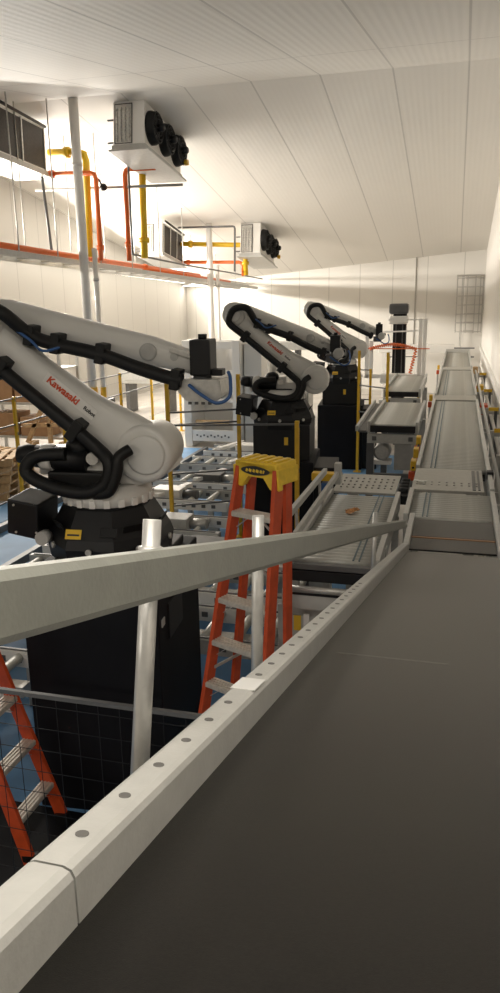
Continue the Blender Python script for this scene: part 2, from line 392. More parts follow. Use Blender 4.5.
# left roller bed
lb = conveyor('roller bed left of the main conveyor with a brown scrap on it', -1.02, -.46, 4.72, 6.60, ZK, .066, bands=(-.60, -.56))
MB().ab(-1.02, -.46, 4.66, 4.715, ZK-.05, ZK-.012, .004).build('front_plate', 'dgrey', lb)
MB().ab(-1.02, -.46, 4.65, 4.70, ZK-.13, ZK-.055, .004).build('front_plate', 'black', lb)
MB().ab(-1.06, -.42, 4.62, 4.72, ZK-.32, ZK-.19, .006).build('front_beam', 'grey', lb)
MB().ab(-1.02, -.5, 4.612, 4.62, ZK-.215, ZK-.20).build('slot', 'black', lb)
MB().cyl((-1.0, 4.60, ZK-.165), (-.48, 4.60, ZK-.165), .022, 12).build('tail_roller', 'steel', lb)
mt = MB().ab(-1.02, -.90, 4.74, 4.9, ZK-.62, ZK-.42, .01).build('drive_motor', 'grey', lb)
MB().ab(-1.0, -.95, 4.732, 4.74, ZK-.53, ZK-.42).build('warning_sticker', 'label', mt)
MB().ab(-.93, -.89, 4.725, 4.738, ZK-.54, ZK-.40).build('terminal_box', 'whitepl', mt)
MB().tube([(-1.05, 4.7, ZK-.55), (-.98, 4.66, ZK-.63), (-.88, 4.66, ZK-.6), (-.82, 4.7, ZK-.45)], .010, 8, smooth_path=6).build('cable', 'rubber', mt)
og = thing('guide_bar', 'sloped grey outer guide bar left of the roller bed', 'guide', (-1.1, 5.8, H-1.5))
MB().bar((-1.12, 5.1, -1.51), (-1.10, 6.6, -1.51), .035, .05, .005).build('bar', 'rail', og)
for y in (5.35, 6.35): MB().bar((-1.11, y, -1.53), (-1.10, y, ZK-.1), .02, .02).build('post', 'steel', og)
ig = thing('guide_bar', 'grey inner guide bar standing on the left edge of the roller bed', 'guide', (-1.0, 5.8, H-1.6))
MB().bar((-1.005, 4.8, -1.56), (-1.005, 6.75, -1.56), .03, .055, .005).build('bar', 'rail', ig)
MB().ab(-1.035, -.975, 6.70, 6.78, -1.66, -1.46, .006).build('end_bracket', 'grey', ig)
for y in (5.0, 6.0): MB().ab(-1.03, -1.01, y-.015, y+.015, ZK-.03, -1.56).build('post', 'steel', ig)
ss = thing('sensor_box', 'yellow sensor box with a blue plug behind the left roller bed', 'sensor', (-1.3, 7.2, 0))
MB().ab(-1.36, -1.06, 7.30, 7.42, -1.78, -1.70, .01).build('case', 'yellow', ss)
MB().ab(-1.26, -1.18, 7.30, 7.40, -2.0, -1.80, .01).build('plug', 'bluehose', ss)
MB().ab(-1.22, -1.16, 7.40, 7.46, -H, -1.80).build('post', 'grey', ss)
MB().ab(-1.12, -.40, 4.76, 4.80, ZK-.72, ZK-.36, .006).build('lower_panel', 'grey', lb)
MB().ab(-1.14, -.40, 4.70, 4.76, ZK-1.05, ZK-.92, .006).build('lower_beam', 'grey', lb)
# scraps
mb = MB(); bm = mb.bm
bmesh.ops.create_grid(bm, x_segments=9, y_segments=6, size=.5)
for v in bm.verts:
    x, y = v.co.x, v.co.y
    v.co = Vector((x*.125*(1-.5*abs(y)), y*.11*(1-.55*(x+.5)), .010+.03*abs(y)+.02*x+random.uniform(-.005, .008)))
bmesh.ops.solidify(bm, geom=bm.faces[:], thickness=.0015)
solo(mb, 'cardboard_scrap', 'leaf', 'crumpled brown scrap lying on the left roller bed', 'scrap', (-.755, 5.92, H+ZK+.002), None, 'local', (0, 0, R(30)))
mb = MB(); bm = mb.bm; bmesh.ops.create_grid(bm, x_segments=7, y_segments=4, size=.5)
for v in bm.verts: v.co = Vector((v.co.x*.13, v.co.y*.05, .012+.02*abs(v.co.x)+random.uniform(-.004, .006)))
bmesh.ops.solidify(bm, geom=bm.faces[:], thickness=.001)
solo(mb, 'paper_scrap', 'paper', 'small white crumpled paper on the punched plate', 'paper', (-.27, 7.08, H+ZK+.008), None, 'local', (0, 0, R(-15)))

# branch conveyors beyond
def branch(label, x0, x1, y0, y1, z):
    t = conveyor(label, x0, x1, y0, y1, z, .075, legs=False, raise_=.035)
    MB().ab(x0, x1, y0-.03, y0+.02, z-.11, z-.02, .004).build('end_cap', 'black', t)
    MB().ab(x0-.04, x1+.04, y0-.02, y0+.05, z-.27, z-.14, .006).build('front_beam', 'rail', t)
    for x in (x0+.06, x1-.06): MB().ab(x-.03, x+.03, y0-.03, y0-.02, z-.23, z-.17).build('clip', 'dgrey', t)
    for x in (x0-.0, x1-.0):
        for y in (y0+.08, y1-.1): MB().ab(x-.05, x+.05, y-.05, y+.05, -H, z-.27, .005).build('leg', 'dgrey' if x < (x0+x1)/2 else 'grey', t)
    MB().ab(x0-.05, x1+.05, y0+.04, y0+.12, z-.85, z-.72, .006).build('cross_member', 'dgrey', t)
    d = MB().lathe(((x0+x1)/2-.15, y0+.2, z-.42), (0, -1, 0), [(-.15, .12), (.10, .12), (.12, .09)], 18).build('drive_motor', 'steel', t)
    MB().ab((x0+x1)/2-.28, (x0+x1)/2-.02, y0+.1, y0+.3, z-.6, z-.54).build('motor_shelf', 'whitepl', d)
    MB().ab((x0+x1)/2+.02, x1-.05, y0+.14, y0+.4, z-.68, z-.3, .01).build('side_cover', 'grey', t)
    return t
branch('roller branch conveyor just behind the punched plate with a motor under it', -1.12, -.50, 10.5, 12.9, ZK)
branch('roller branch conveyor farther back beside the black lift mast', -1.28, -.66, 14.5, 17.6, ZK)
ch = thing('chute', 'sloping grey chute left of the near branch conveyor', 'chute', (-1.55, 11.8, 0))
MB().bar((-1.36, 10.9, -1.84), (-1.32, 13.0, -1.72), .04, .08, .006).build('side_rail', 'grey', ch)
MB().bar((-1.28, 10.9, -1.88), (-1.26, 13.0, -1.76), .12, .03).build('slide', 'dgrey', ch)
MB().ab(-1.38, -1.30, 12.9, 13.0, -H, -1.78)\
   .build('leg', 'grey', ch)
# yellow guards between the branches and the main conveyor
for k, (y, x, lab) in enumerate(((8.3, -.40, 'nearest the punched plate'), (9.0, -.41, 'second from the punched plate'), (9.8, -.42, 'third from the punched plate'), (14.2, -.42, 'near the first cover plate'), (20.6, -.45, 'near the back wall'))):
    t = thing('motor_guard', 'small yellow motor guard on the left of the main conveyor, '+lab, 'guard', (x, y, H+ZK-.2), 0, 'yellow motor guards')
    MB().ab(x-.03, x+.03, y-.08, y+.08, ZK-.14, ZK-.03, .01).build('cover', 'yellow', t)
    MB().ab(x-.05, x+.02, y-.05, y+.05, ZK-.26, ZK-.16, .01).build('base_plate', 'orange', t)
    MB().ab(x-.035, x+.005, y-.02, y+.02, -H, ZK-.26, .004).build('post', 'grey', t)
wh = MB().tube([(-.40, 8.2, ZK-.1), (-.43, 9.0, ZK-.16), (-.40, 10.2, ZK-.1)], .012, 8, smooth_path=5)
solo(wh, 'cable', 'rubber', 'black cable hanging along the left frame of the main conveyor', 'cable', (-.41, 9, H+ZK))

# supports and trunking right of the main conveyor
sups = [(5.9, 'first'), (7.3, 'second'), (8.9, 'third'), (10.7, 'fourth'), (12.8, 'fifth'), (15.4, 'sixth'), (18.8, 'farthest')]
for i, (y, w) in enumerate(sups):
    t = thing('support_frame', 'grey steel support frame between conveyor and right wall, %s from the incline' % w, 'support frame', (.6, y, 0), 0, 'support frames right of the conveyor')
    for x in (.52, .66): MB().ab(x-.025, x+.025, y-.025, y+.025, -H, -1.76-.02*(i % 2), .004).build('upright', 'steel' if x < .6 else 'dgrey', t)
    MB().ab(.40, .71, y-.02, y+.02, -1.86, -1.81, .004).build('cross_bar', 'grey', t)
    MB().bar((.52, y, -2.7), (.66, y+.9, -1.9), .03, .03).build('brace', 'grey', t)
    MB().ab(.545, .70, y-.06, y-.03, -1.80, -1.745).build('warning_tag', 'label' if i % 2 == 0 else 'yellow', t)
MB_ = MB().tube([(.58, 5.4, -1.98), (.60, 12, -1.93), (.62, 22, -1.9)], .03, 10)
solo(MB_, 'conduit', 'pipe_w', 'white conduit running beside the right wall under the ledge', 'conduit', (.6, 10, H-1.95))
solo(MB().tube([(.49, 5.5, -1.93), (.50, 9.5, -1.90), (.56, 10.2, -2.0), (.62, 16, -2.05)], .018, 8, smooth_path=4), 'cable', 'rubber', 'black cable sagging between the support frames right of the conveyor', 'cable', (.5, 9, H-1.95))
for k, (y, lab) in enumerate(((6.6, 'nearest the incline'), (8.1, 'middle of the three'), (9.9, 'farthest from the incline'))):
    t = thing('junction_box', 'grey junction box on a post under the right wall ledge, '+lab, 'box', (.66, y, 0), 0, 'junction boxes by the right wall')
    MB().ab(.61, .71, y-.09, y+.09, -1.98, -1.76, .01).build('case', 'rail', t)
    MB().ab(.64, .68, y-.02, y+.02, -H, -1.98).build('post', 'steel', t)
    MB().ab(.605, .612, y-.05, y+.05, -1.92, -1.82).build('cover', 'orange' if k == 1 else 'grey', t)
for k, (y, z, c, lab) in enumerate(((13.6, -1.85, 'orange', 'orange'), (16.2, -1.80, 'yellow', 'yellow'), (17.2, -1.95, 'orange', 'dull orange'), (21.0, -1.85, 'wood', 'tan'))):
    t = thing('drive_unit', '%s drive unit between the far conveyor and the right wall' % lab, 'drive', (.5, y, H+z-.2))
    MB().ab(.43, .56, y-.15, y+.15, z-.12, z+.05, .015).build('gearbox', c, t)
    MB().cyl((.50, y+.15, z-.03), (.50, y+.38, z-.03), .055, 12).build('motor', 'dgrey', t)
    MB().ab(.47, .53, y-.05, y+.05, -H, z-.12).build('stand', 'grey', t)

# ------------------------------------------------------------------ robots
def robot(label, bx, by, E, J, W, ped, logo=True, grip='plate'):
    t = thing('robot_arm', label, 'robot', (bx, by, 0), R(5), 'palletising robots', 'robot')
    E = Vector((E[0], 0, E[1])); J = Vector((J[0], 0, J[1])); W = Vector((W[0], 0, W[1]))
    def V(p, y=0): return Vector((p[0], y, p[1]))
    # pedestal
    if ped == 'box':
        p = MB().ab(-.43, .46, -.5, .5, -H, -1.66, .012).build('pedestal', 'blackm', t)
        MB().ab(.458, .470, -.30, .02, -2.10, -1.86, .006).build('access_cover', 'black', p)
        MB().ab(.458, .466, -.44, -.38, -1.96, -1.91).build('small_label', 'grey', p)
        MB().ab(-.30, .40, -.36, .36, -1.66, -1.60, .01).build('mounting_plate', 'black', t)
    else:
        p = MB().ab(-.44, .44, -.5, .5, -H, -2.02, .012).build('pedestal', 'blackm', t)
        q = MB().ab(-.36, .38, -.36, .36, -2.02, -1.56, .012).build('riser', 'black', t)
        MB().ab(.05, .10, -.368, -.36, -1.82, -1.72).build('warning_label', 'label', q)
        MB().ab(.43, .72, -.4, .3, -H, -2.1, .01).build('side_cabinet', 'black', t)
    # octagonal base skirt
    mb = MB()
    oc = lambda r, z: [Vector((r*math.cos(R(22.5+45*k)), r*math.sin(R(22.5+45*k)), z)) for k in range(8)]
    mb.ring_loft([oc(.40, -1.62), oc(.42, -1.50), oc(.40, -1.44), oc(.30, -1.27), oc(.27, -1.25)], smooth=False)
    b = mb.build('base', 'black', t)
    for a in (-90, -45, 0, -135):
        c = Vector((.352*math.cos(R(a)), .352*math.sin(R(a)), -1.385)); rot = Euler((0, R(30), R(a)))
        if a == -90:
            MB().box((-.115, -.350, -1.405), (.105, .008, .062), Euler((R(-30), 0, 0))).build('warning_label', 'label', b)
            MB().box((-.115, -.3545, -1.4075), (.08, .004, .012), Euler((R(-30), 0, 0))).build('label_print', 'ink', b)
            c.x += .12
            MB().box(c, (.11, .012, .06), Euler((R(-30), 0, 0)), .004).build('opening', 'rubber', b)
        else: MB().box(c, (.012, .15, .08), rot, .004).build('opening', 'rubber', b)
    for k in range(8):
        a = R(45*k); MB().cyl((.40*math.cos(a), .40*math.sin(a), -1.5), (.415*math.cos(a), .415*math.sin(a), -1.5), .02, 10).build('bolt', 'steel', b)
    # junction box hung on the back
    jb = MB().box((-.47, -.16, -1.33), (.22, .26, .24), Euler((R(4), R(8), R(-6))), .012).build('junction_box', 'black', t)
    for dx in (-.06, .08):
        for dz in (-.09, .09): MB().cyl((-.47+dx, -.295, -1.33+dz), (-.47+dx, -.302, -1.33+dz), .008, 8).build('screw', 'steel', jb)
    MB().cyl((-.36, -.3, -1.46), (-.36, -.22, -1.46), .045, 12).build('cable_gland', 'grey', jb)
    # slewing ring with bolt blocks
    rg = MB().lathe((0, 0, 0), (0, 0, 1), [(-1.26, .25), (-1.25, .285), (-1.17, .285), (-1.155, .27), (-1.13, .25)], 36).build('turntable_ring', 'white', t)
    b0 = None
    for k in range(20):
        a = R(18*k); loc = Vector((.285*math.cos(a), .285*math.sin(a), -1.225+H))
        if b0 is None: b0 = MB().box((0, 0, 0), (.03, .04, .05), None, .004).build('bolt_block', 'whitepl', rg, Vector()); b0.location = loc
        else: kid(b0, rg, loc).rotation_euler = (0, 0, a)
    # turret casting
    mb = MB(); jx, jz = J.x, J.z
    mb.prism([(-.20, -1.14), (.25, -1.14), (jx+.16, jz-.12), (jx+.12, jz+.08), (jx-.15, jz+.06), (jx-.22, jz-.05), (-.22, -1.06)], -.13, .20, .02)
    mb.build('turret', 'white', t)
    # motors behind the turret
    m1 = MB().cyl((-.08, -.12, jz-.06), (-.42, -.14, jz-.03), .075, 18).build('axis_motor', 'black', t)
    MB().lathe((-.42, -.14, jz-.03), (-1, 0, .08), [(0, .07), (.06, .07), (.12, .055), (.13, .03)], 16).build('motor_cap', 'rubber', m1)
    MB().lathe((-.30, -.14, jz-.04), (-1, 0, .08), [(0, .085), (.07, .085), (.09, .07)], 16).build('motor_collar', 'white', m1)
    MB().sphere((-.14, -.10, jz+.03), .075, (1.2, 1, .9)).build('motor_cover', 'rubber', t)
    MB().cyl((-.02, -.20, jz-.03), (-.02, -.14, jz-.03), .04, 14).build('encoder_cap', 'steel', t)
    MB().box((-.2, .05, jz-.07), (.5, .26, .16), Euler((0, R(-6), 0)), .02).build('gear_case', 'whitepl', t)
    MB().box((-.1, -.05, jz-.17), (.46, .3, .10), None, .015).build('cable_tray', 'rubber', t)
    # shoulder drum
    d = MB().lathe((jx, 0, jz), (0, -1, 0), [(-.20, .15), (-.19, .165), (.10, .185), (.16, .185), (.185, .172), (.19, .15)], 40).build('shoulder_joint', 'white', t)
    MB().lathe((jx+.02, 0, jz), (0, -1, 0), [(.185, .125), (.20, .125), (.205, .11), (.205, .02)], 32).build('cover_disc', 'white', d)
    # lower arm
    u = (J-E).normalized(); nrm = Vector((-u.z, 0, u.x)); L1 = (J-E).length       # nrm: upper right side
    if nrm.x < 0: nrm = -nrm
    secs = []
    for s_, a, o_ in ((-.06, .09, -.01), (0., .125, -.02), (.10, .122, -.045), (.35, .116, -.055), (.65, .128, -.045), (.85, .16, -.02), (1.0, .175, 0), (1.06, .12, 0)):
        p = E+u*L1*s_+nrm*o_; secs.append((p.x, -.07, p.z, a, .105 if 0 <= s_ <= 1 else .08))
    la = MB().arm(secs).build('lower_arm', 'white', t)
    # elbow drum
    ed = MB().lathe((E.x, 0, E.z), (0, -1, 0), [(-.23, .10), (-.22, .135), (.18, .15), (.20, .14), (.205, .11)], 32).build('elbow_joint', 'white', t)
    MB().lathe((E.x, 0, E.z), (0, -1, 0), [(.20, .10), (.215, .10), (.22, .085)], 28).build('cover_disc', 'white', ed)
    # upper arm
    v = (W-E).normalized(); vn = Vector((-v.z, 0, v.x)); L2 = (W-E).length
    secs = []
    for s_, a, bdep, o_ in ((-.10, .09, .09, .02), (-.05, .12, .11, .02), (.05, .135, .12, .02), (.22, .118, .12, .02), (.5, .100, .11, .01), (.75, .090, .10, 0), (.92, .072, .09, -.02), (1.0, .048, .075, -.05)):
        p = E+v*L2*s_+vn*o_; secs.append((p.x, .06, p.z, a, bdep))
    ua = MB().arm(secs).build('upper_arm', 'white', t)
    hp = E+v*L2*.76
    MB().lathe((hp.x, -.035, hp.z), (0, -1, 0), [(0, .055), (.012, .055), (.013, .04)], 24).build('hand_hole', 'grey', ua)
    MB().lathe((E+v*L2*.88).to_tuple()[0:1]+(-.03, (E+v*L2*.88).z), (0, -1, 0), [(0, .025), (.01, .025)], 16).build('plug', 'grey', ua)
    # cable hose: motor loop, lower arm, elbow loop, upper arm
    pts = [(J.x-.50, -.20, J.z-.0), (J.x-.70, -.22, J.z-.02), (J.x-.76, -.24, J.z-.12), (J.x-.58, -.27, J.z-.20), (J.x-.36, -.28, J.z-.23), (J.x-.22, -.28, J.z-.17), (J.x-.19, -.27, J.z-.04)]
    for s_, of in ((.80, -.135), (.55, -.13), (.30, -.125), (.18, -.12)):
        p = E+u*L1*s_+nrm*of; pts.append((p.x, -.235, p.z))
    for dx, dz in ((-.05, -.10), (-.005, .04), (.09, .085), (.20, .06)): pts.append((E.x+dx, -.245, E.z+dz))
    for s_, of in ((.24, -.02), (.36, -.045), (.56, -.055), (.75, -.095), (.88, -.115), (.95, -.12)):
        p = E+v*L2*s_+vn*of; pts.append((p.x, -.14, p.z))
    MB().tube(pts, .043, 12, smooth_path=6).build('cable_hose', 'rubber', t)
    p2 = [(J.x-.30, -.27, J.z-.24), (J.x-.19, -.30, J.z-.21), (J.x-.13, -.30, J.z-.08), (J.x-.12, -.29, J.z+.0), (J.x-.06, -.24, J.z+.045)]
    MB().tube(p2, .036, 12, smooth_path=6).build('short_hose', 'rubber', t)
    for s_, of in ((.22, -.12), (.68, -.13)):
        p = E+u*L1*s_+nrm*of; a = math.atan2(u.x, u.z)
        MB().box((p.x, -.215, p.z), (.14, .13, .07), Euler((0, a, 0)), .01).build('hose_clamp', 'rubber', t)
    for s_, of in ((.235, -.02), (.36, -.04), (.57, -.05), (.92, -.12)):
        p = E+v*L2*s_+vn*of; a = math.atan2(v.x, v.z)
        MB().box((p.x, -.115, p.z), (.125, .13, .06), Euler((0, a, 0)), .01).build('hose_clamp', 'rubber', t)
    MB().tube([(E.x+.22, -.20, E.z-.02), (E.x+.34, -.2, E.z-.10), (E.x+.42, -.19, E.z-.17), (E.x+.55, -.17, E.z-.14)], .009, 8, smooth_path=5).build('air_line', 'bluehose', t)
    # wrist
    wm = MB().ab(W.x-.055, W.x+.075, -.09, .10, W.z-.08, W.z+.135, .012).build('wrist_motor', 'black', t)
    MB().cyl((W.x+.01, 0, W.z+.13), (W.x+.01, 0, W.z+.165), .028, 12).build('motor_plug', 'rubber', wm)
    MB().box((W.x-.12, -.02, W.z+.055), (.14, .06, .035), Euler((0, R(18), 0)), .006).build('link_bar', 'steel', wm)
    MB().ab(W.x+.06, W.x+.14, -.05, .05, W.z-.085, W.z-.045, .006).build('bracket', 'black', wm)
    MB().lathe((W.x+.0, .0, W.z-.06), (0, 0, -1), [(0, .06), (.04, .06), (.05, .075), (.09, .075)], 20).build('wrist_flange', 'dgrey', t)
    if grip == 'plate':
        g = MB().prism([(W.x-.10, W.z-.10), (W.x+.14, W.z-.10), (W.x+.15, W.z-.20), (W.x+.11, W.z-.235), (W.x-.07, W.z-.235), (W.x-.13, W.z-.17)], -.13, .16, .008).build('gripper', 'steel', t)
        for k in range(5): MB().cyl((W.x-.06+k*.042, -.09, W.z-.235), (W.x-.06+k*.042, -.09, W.z-.255), .012, 10).build('suction_cup', 'dgrey', g)
    else:
        g = MB().lathe((W.x+.06, -.10, W.z-.09), (0, -1, 0), [(0, .055), (.02, .068), (.10, .068), (.12, .05)], 24).build('gripper', 'grey', t)
        MB().ab(W.x-.10, W.x+.06, -.14, .0, W.z-.2, W.z-.1, .01).build('gripper_arm', 'dgrey', g)
    MB().tube([(W.x-.05, -.14, W.z-.13), (W.x+.04, -.17, W.z-.19), (W.x+.13, -.17, W.z-.235), (W.x+.20, -.14, W.z-.20), (W.x+.20, -.1, W.z-.10), (W.x+.18, -.06, W.z-.06)], .011, 8, smooth_path=6).build('air_hose', 'bluehose', t)
    if logo:
        a = math.atan2(u.z, u.x)
        st = E+u*L1*.42+nrm*0.
        mw = Matrix.Translation(Vector((st.x, -.178, st.z+H))) @ Matrix.Rotation(-a, 4, 'Y') @ Matrix.Rotation(R(90), 4, 'X')
        c = E+u*(L1*.42+.175)+nrm*0.
        MB().box((c.x, -.175, c.z), (.39, .002, .072), Euler((0, -a, 0))).build('logo_sticker', 'whitepl', la)
        text('logo_lettering', 'Kawasaki', .064, 'red', la, mw, shear=.1, bold=.002)
        st = E+u*(L1*.42+.285)+nrm*0.
        mw = Matrix.Translation(Vector((st.x, -.178, st.z+H))) @ Matrix.Rotation(-a, 4, 'Y') @ Matrix.Rotation(R(90), 4, 'X')
        text('logo_lettering', 'Robot', .034, 'ink', la, mw, bold=.001)
    return t
robot('nearest white palletising robot arm, on a wide black pedestal by the guard rail', -2.18, 4.4, (-.71, -.11), (.31, -.92), (.66, -.36), 'box')
robot('middle white palletising robot arm, behind the orange stepladder', -2.18, 9.7, (-.62, -.17), (.42, -1.0), (.66, -.58), 'two', grip='disc')
robot('farthest white palletising robot arm, near the back wall', -2.2, 15.1, (-.61, -.19), (.32, -.96), (.70, -.62), 'two', grip='disc')

solo(MB().ab(-3.0, -1.5, 2.7, 3.85, -H+.005, -H+.012), 'dark_fill_mat', 'blackm', 'added black mat darkening the floor in front of the nearest robot pedestal', 'mat', (-2.2, 3.3, .005))  # sheet added to make the floor before the pedestal dark
# ------------------------------------------------------------------ stepladders (own axes: climbing side faces -y, base on z = 0)
def ladder(label, loc, rotz, h, top_w, spread, flare, rear=.40, pitch=.30, first=None, name='stepladder'):
    t = thing(name, label, 'ladder', loc, rotz, None, 'local')
    def fr(s, z):          # front rail centre line at height z
        k = (h-z)/h; return Vector((s*(top_w/2-.015+flare*k), -.055-spread*k, z))
    def rr(s, z):
        k = (h-z)/h; return Vector((s*(top_w/2-.025+flare*k*.9), .047-rear*k, z))
    for s in (-1, 1):
        mb = MB(); a, b = fr(s, 0), fr(s, h-.04)
        mb.bar(a, b, .028, .085, .004, up=(0, -1, 0)); r = mb.build('front_rail', 'orange', t)
        MB().bar(a+Vector((-s*.012, 0, 0)), a+Vector((-s*.012, .012, .08)), .05, .09).build('foot', 'rubber', r)
        m = fr(s, h*.36); MB().box(m+Vector((s*.016, 0, 0)), (.003, .05, .26), Euler((R(-14), 0, 0))).build('spec_sticker', 'paper', r)
        mb = MB(); mb.bar(rr(s, 0), rr(s, h-.04), .026, .07, .004, up=(0, -1, 0)); r2 = mb.build('rear_rail', 'orange', t)
        MB().box(rr(s, .02), (.04, .08, .04)).build('foot', 'rubber', r2)
        z = h*.45; mb = MB(); mb.bar(fr(s, z)-Vector((s*.03, 0, 0)), rr(s, z)-Vector((s*.03, 0, 0)), .006, .02).build('spreader', 'steel', t)
    z = h-first-pitch*int((h-first-.15)/pitch) if first else .29
    while z < h-.2:
        a, b = fr(-1, z), fr(1, z)
        mb = MB(); mb.box(((a+b)/2)+Vector((0, 0, 0)), (abs(b.x-a.x)-.02, .09, .03), None, .003)
        for k in range(4): mb.box((a+b)/2+Vector((0, -.035+k*.023, .016)), (abs(b.x-a.x)-.03, .010, .008))
        st = mb.build('step', 'alu', t)
        for s in (-1, 1):
            p = fr(s, z)
            MB().bar(p+Vector((-s*.02, .0, -.09)), p+Vector((-s*.12, 0, -.012)), .004, .02, up=(0, 1, 0)).build('knee_brace', 'steel', st)
        z += pitch
    z = .5
    while z < h-.4:
        a, b = rr(-1, z), rr(1, z); MB().bar(a, b, .03, .022).build('rear_brace', 'steel', t); z += .6
    # plastic top cap
    mb = MB(); w = top_w/2
    mb.prism([(-w-.02, h-.16), (-w+.05, h-.16), (-w+.09, h-.085), (w-.09, h-.085), (w-.05, h-.16), (w+.02, h-.16), (w-.005, h), (-w+.005, h)], -.105, -.055, .006)
    mb.prism([(-w-.02, h-.13), (-w+.05, h-.13), (-w+.08, h-.06), (w-.08, h-.06), (w-.05, h-.13), (w+.02, h-.13), (w-.005, h), (-w+.005, h)], .055, .105, .006)
    mb.ab(-w-.005, w+.005, -.105, .105, h-.07, h, .012)
    for s in (-1, 1): mb.ab(s*w-.02, s*w+.015, -.105, .105, h-.13, h-.03, .006)
    for k in range(5): mb.ab(-w+.02+k*(w*2-.07)/4, -w+.05+k*(w*2-.07)/4, -.08, .08, h-.002, h+.010, .003)
    cap = mb.build('top_cap', 'ylad', t)
    bm2 = MB(); bm2.prism([(.105*math.cos(R(a))*1.0, h-.052+.028*math.sin(R(a))*(1-.15*abs(math.cos(R(a))))) for a in range(0, 360, 15)], -.111, -.104)
    lg = bm2.build('logo_badge', 'ink', cap)
    bm3 = MB()
    for k, (x, wd) in enumerate(((-.06, .014), (-.035, .02), (-.008, .016), (.018, .02), (.044, .016), (.064, .01))): bm3.box((x, -.112, h-.052), (wd, .002, .018), Euler((0, R(18), 0)))
    bm3.build('badge_script', 'ylad', lg)
    return t
ladder('orange fibreglass stepladder with yellow cap standing behind the guard rail', (-1.083, 4.31, 0), R(-21.9), H-.93, .30, .47, .15, .20, .27, .327)
ladder('orange stepladder at the bottom left behind the black fence', (-2.97, 3.53, .013), R(90), 1.55+.35, .32, .60, .06, -.4)

# ------------------------------------------------------------------ fences
def fence(label, pts, top, bars, m_post='yellow', m_bar='dgrey', wires=0, name='safety_fence', group=None, pw=.05, cat='fence', wirem='dgrey', wv=0):
    t = thing(name, label, cat, (*pts[0][:2], 0), 0, group)
    for x, y in [(p[0], p[1]) for p in pts if len(p) == 2]:
        p = MB().ab(x-pw/2, x+pw/2, y-pw/2, y+pw/2, -H+.01, top, .004).build('post', m_post, t)
        MB().ab(x-.07, x+.07, y-.07, y+.07, -H+.002, -H+.014).build('foot_plate', m_post, p)
        for k in range(3): MB().ab(x-pw/2-.004, x+pw/2+.004, y-.012, y+.012, top-.08-k*.55, top-.03-k*.55).build('clip', 'dgrey', p)
    for a, b in zip(pts, pts[1:]):
        a = Vector((a[0], a[1], 0)); b = Vector((b[0], b[1], 0))
        for z in bars: pn = MB().bar(a+Vector((0, 0, z)), b+Vector((0, 0, z)), .022, .022).build('cross_rail', m_bar, t)
        if wires:
            mb = MB()
            for k in range(wires):
                z = bars[-1]+(bars[0]-bars[-1])*(k+.5)/wires; mb.bar(a+Vector((0, 0, z)), b+Vector((0, 0, z)), .0028, .0028)
            L = (b-a).length
            for k in range(int(L/wv) if wv else 0):
                q = a+(b-a)*(k+.5)/int(L/wv); mb.bar(q+Vector((0, 0, bars[0])), q+Vector((0, 0, bars[-1])), .0028, .0028)
            mb.build('wire_mesh', wirem, pn)
    return t
fence('yellow post safety fence along the blue floor at the far left', [(-6.95, 8.6), (-6.9, 10.73), (-6.9, 12.3), (-6.9, 14.8), (-6.9, 16.5), (-6.9, 18.4)], -1.45, (-1.48, -1.9, -3.1), wires=5)
fence('yellow post safety fence panel between the nearest and middle robots', [(-3.72, 9.42), (-2.87, 9.92)], -.97, (-1.45, -1.62, -2.3, -2.75))
fence('black fence rail and yellow post in front of the middle robot', [(-3.6, 8.3, 0), (-1.80, 8.72)], -1.40, (-1.44,))
fence('yellow post fence in front of the farthest robot', [(-1.78, 14.45), (-1.20, 13.95)], -.95, (-1.6, -2.1))
fence('yellow post fence behind the farthest robot', [(-2.63, 16.2), (-1.75, 16.2)], -1.45, (-1.47, -2.1), wires=3)
fence('yellow post fence left of the grey gantry', [(-7.1, 22.4), (-6.15, 22.4)], -1.45, (-1.47, -2.1), wires=3)
fence('yellow post fence beside the black lift mast', [(-1.75, 20.6), (-.95, 20.8)], -1.5, (-1.52, -2.0))
fence('black wire mesh fence with a dark top rail below the guard rail', [(-3.3, 2.9, 0), (-.62, 2.9)], -1.84, (-1.845, -3.2), 'black', 'dgrey', 11, 'mesh_fence', None, .04, 'fence', 'black', .11)

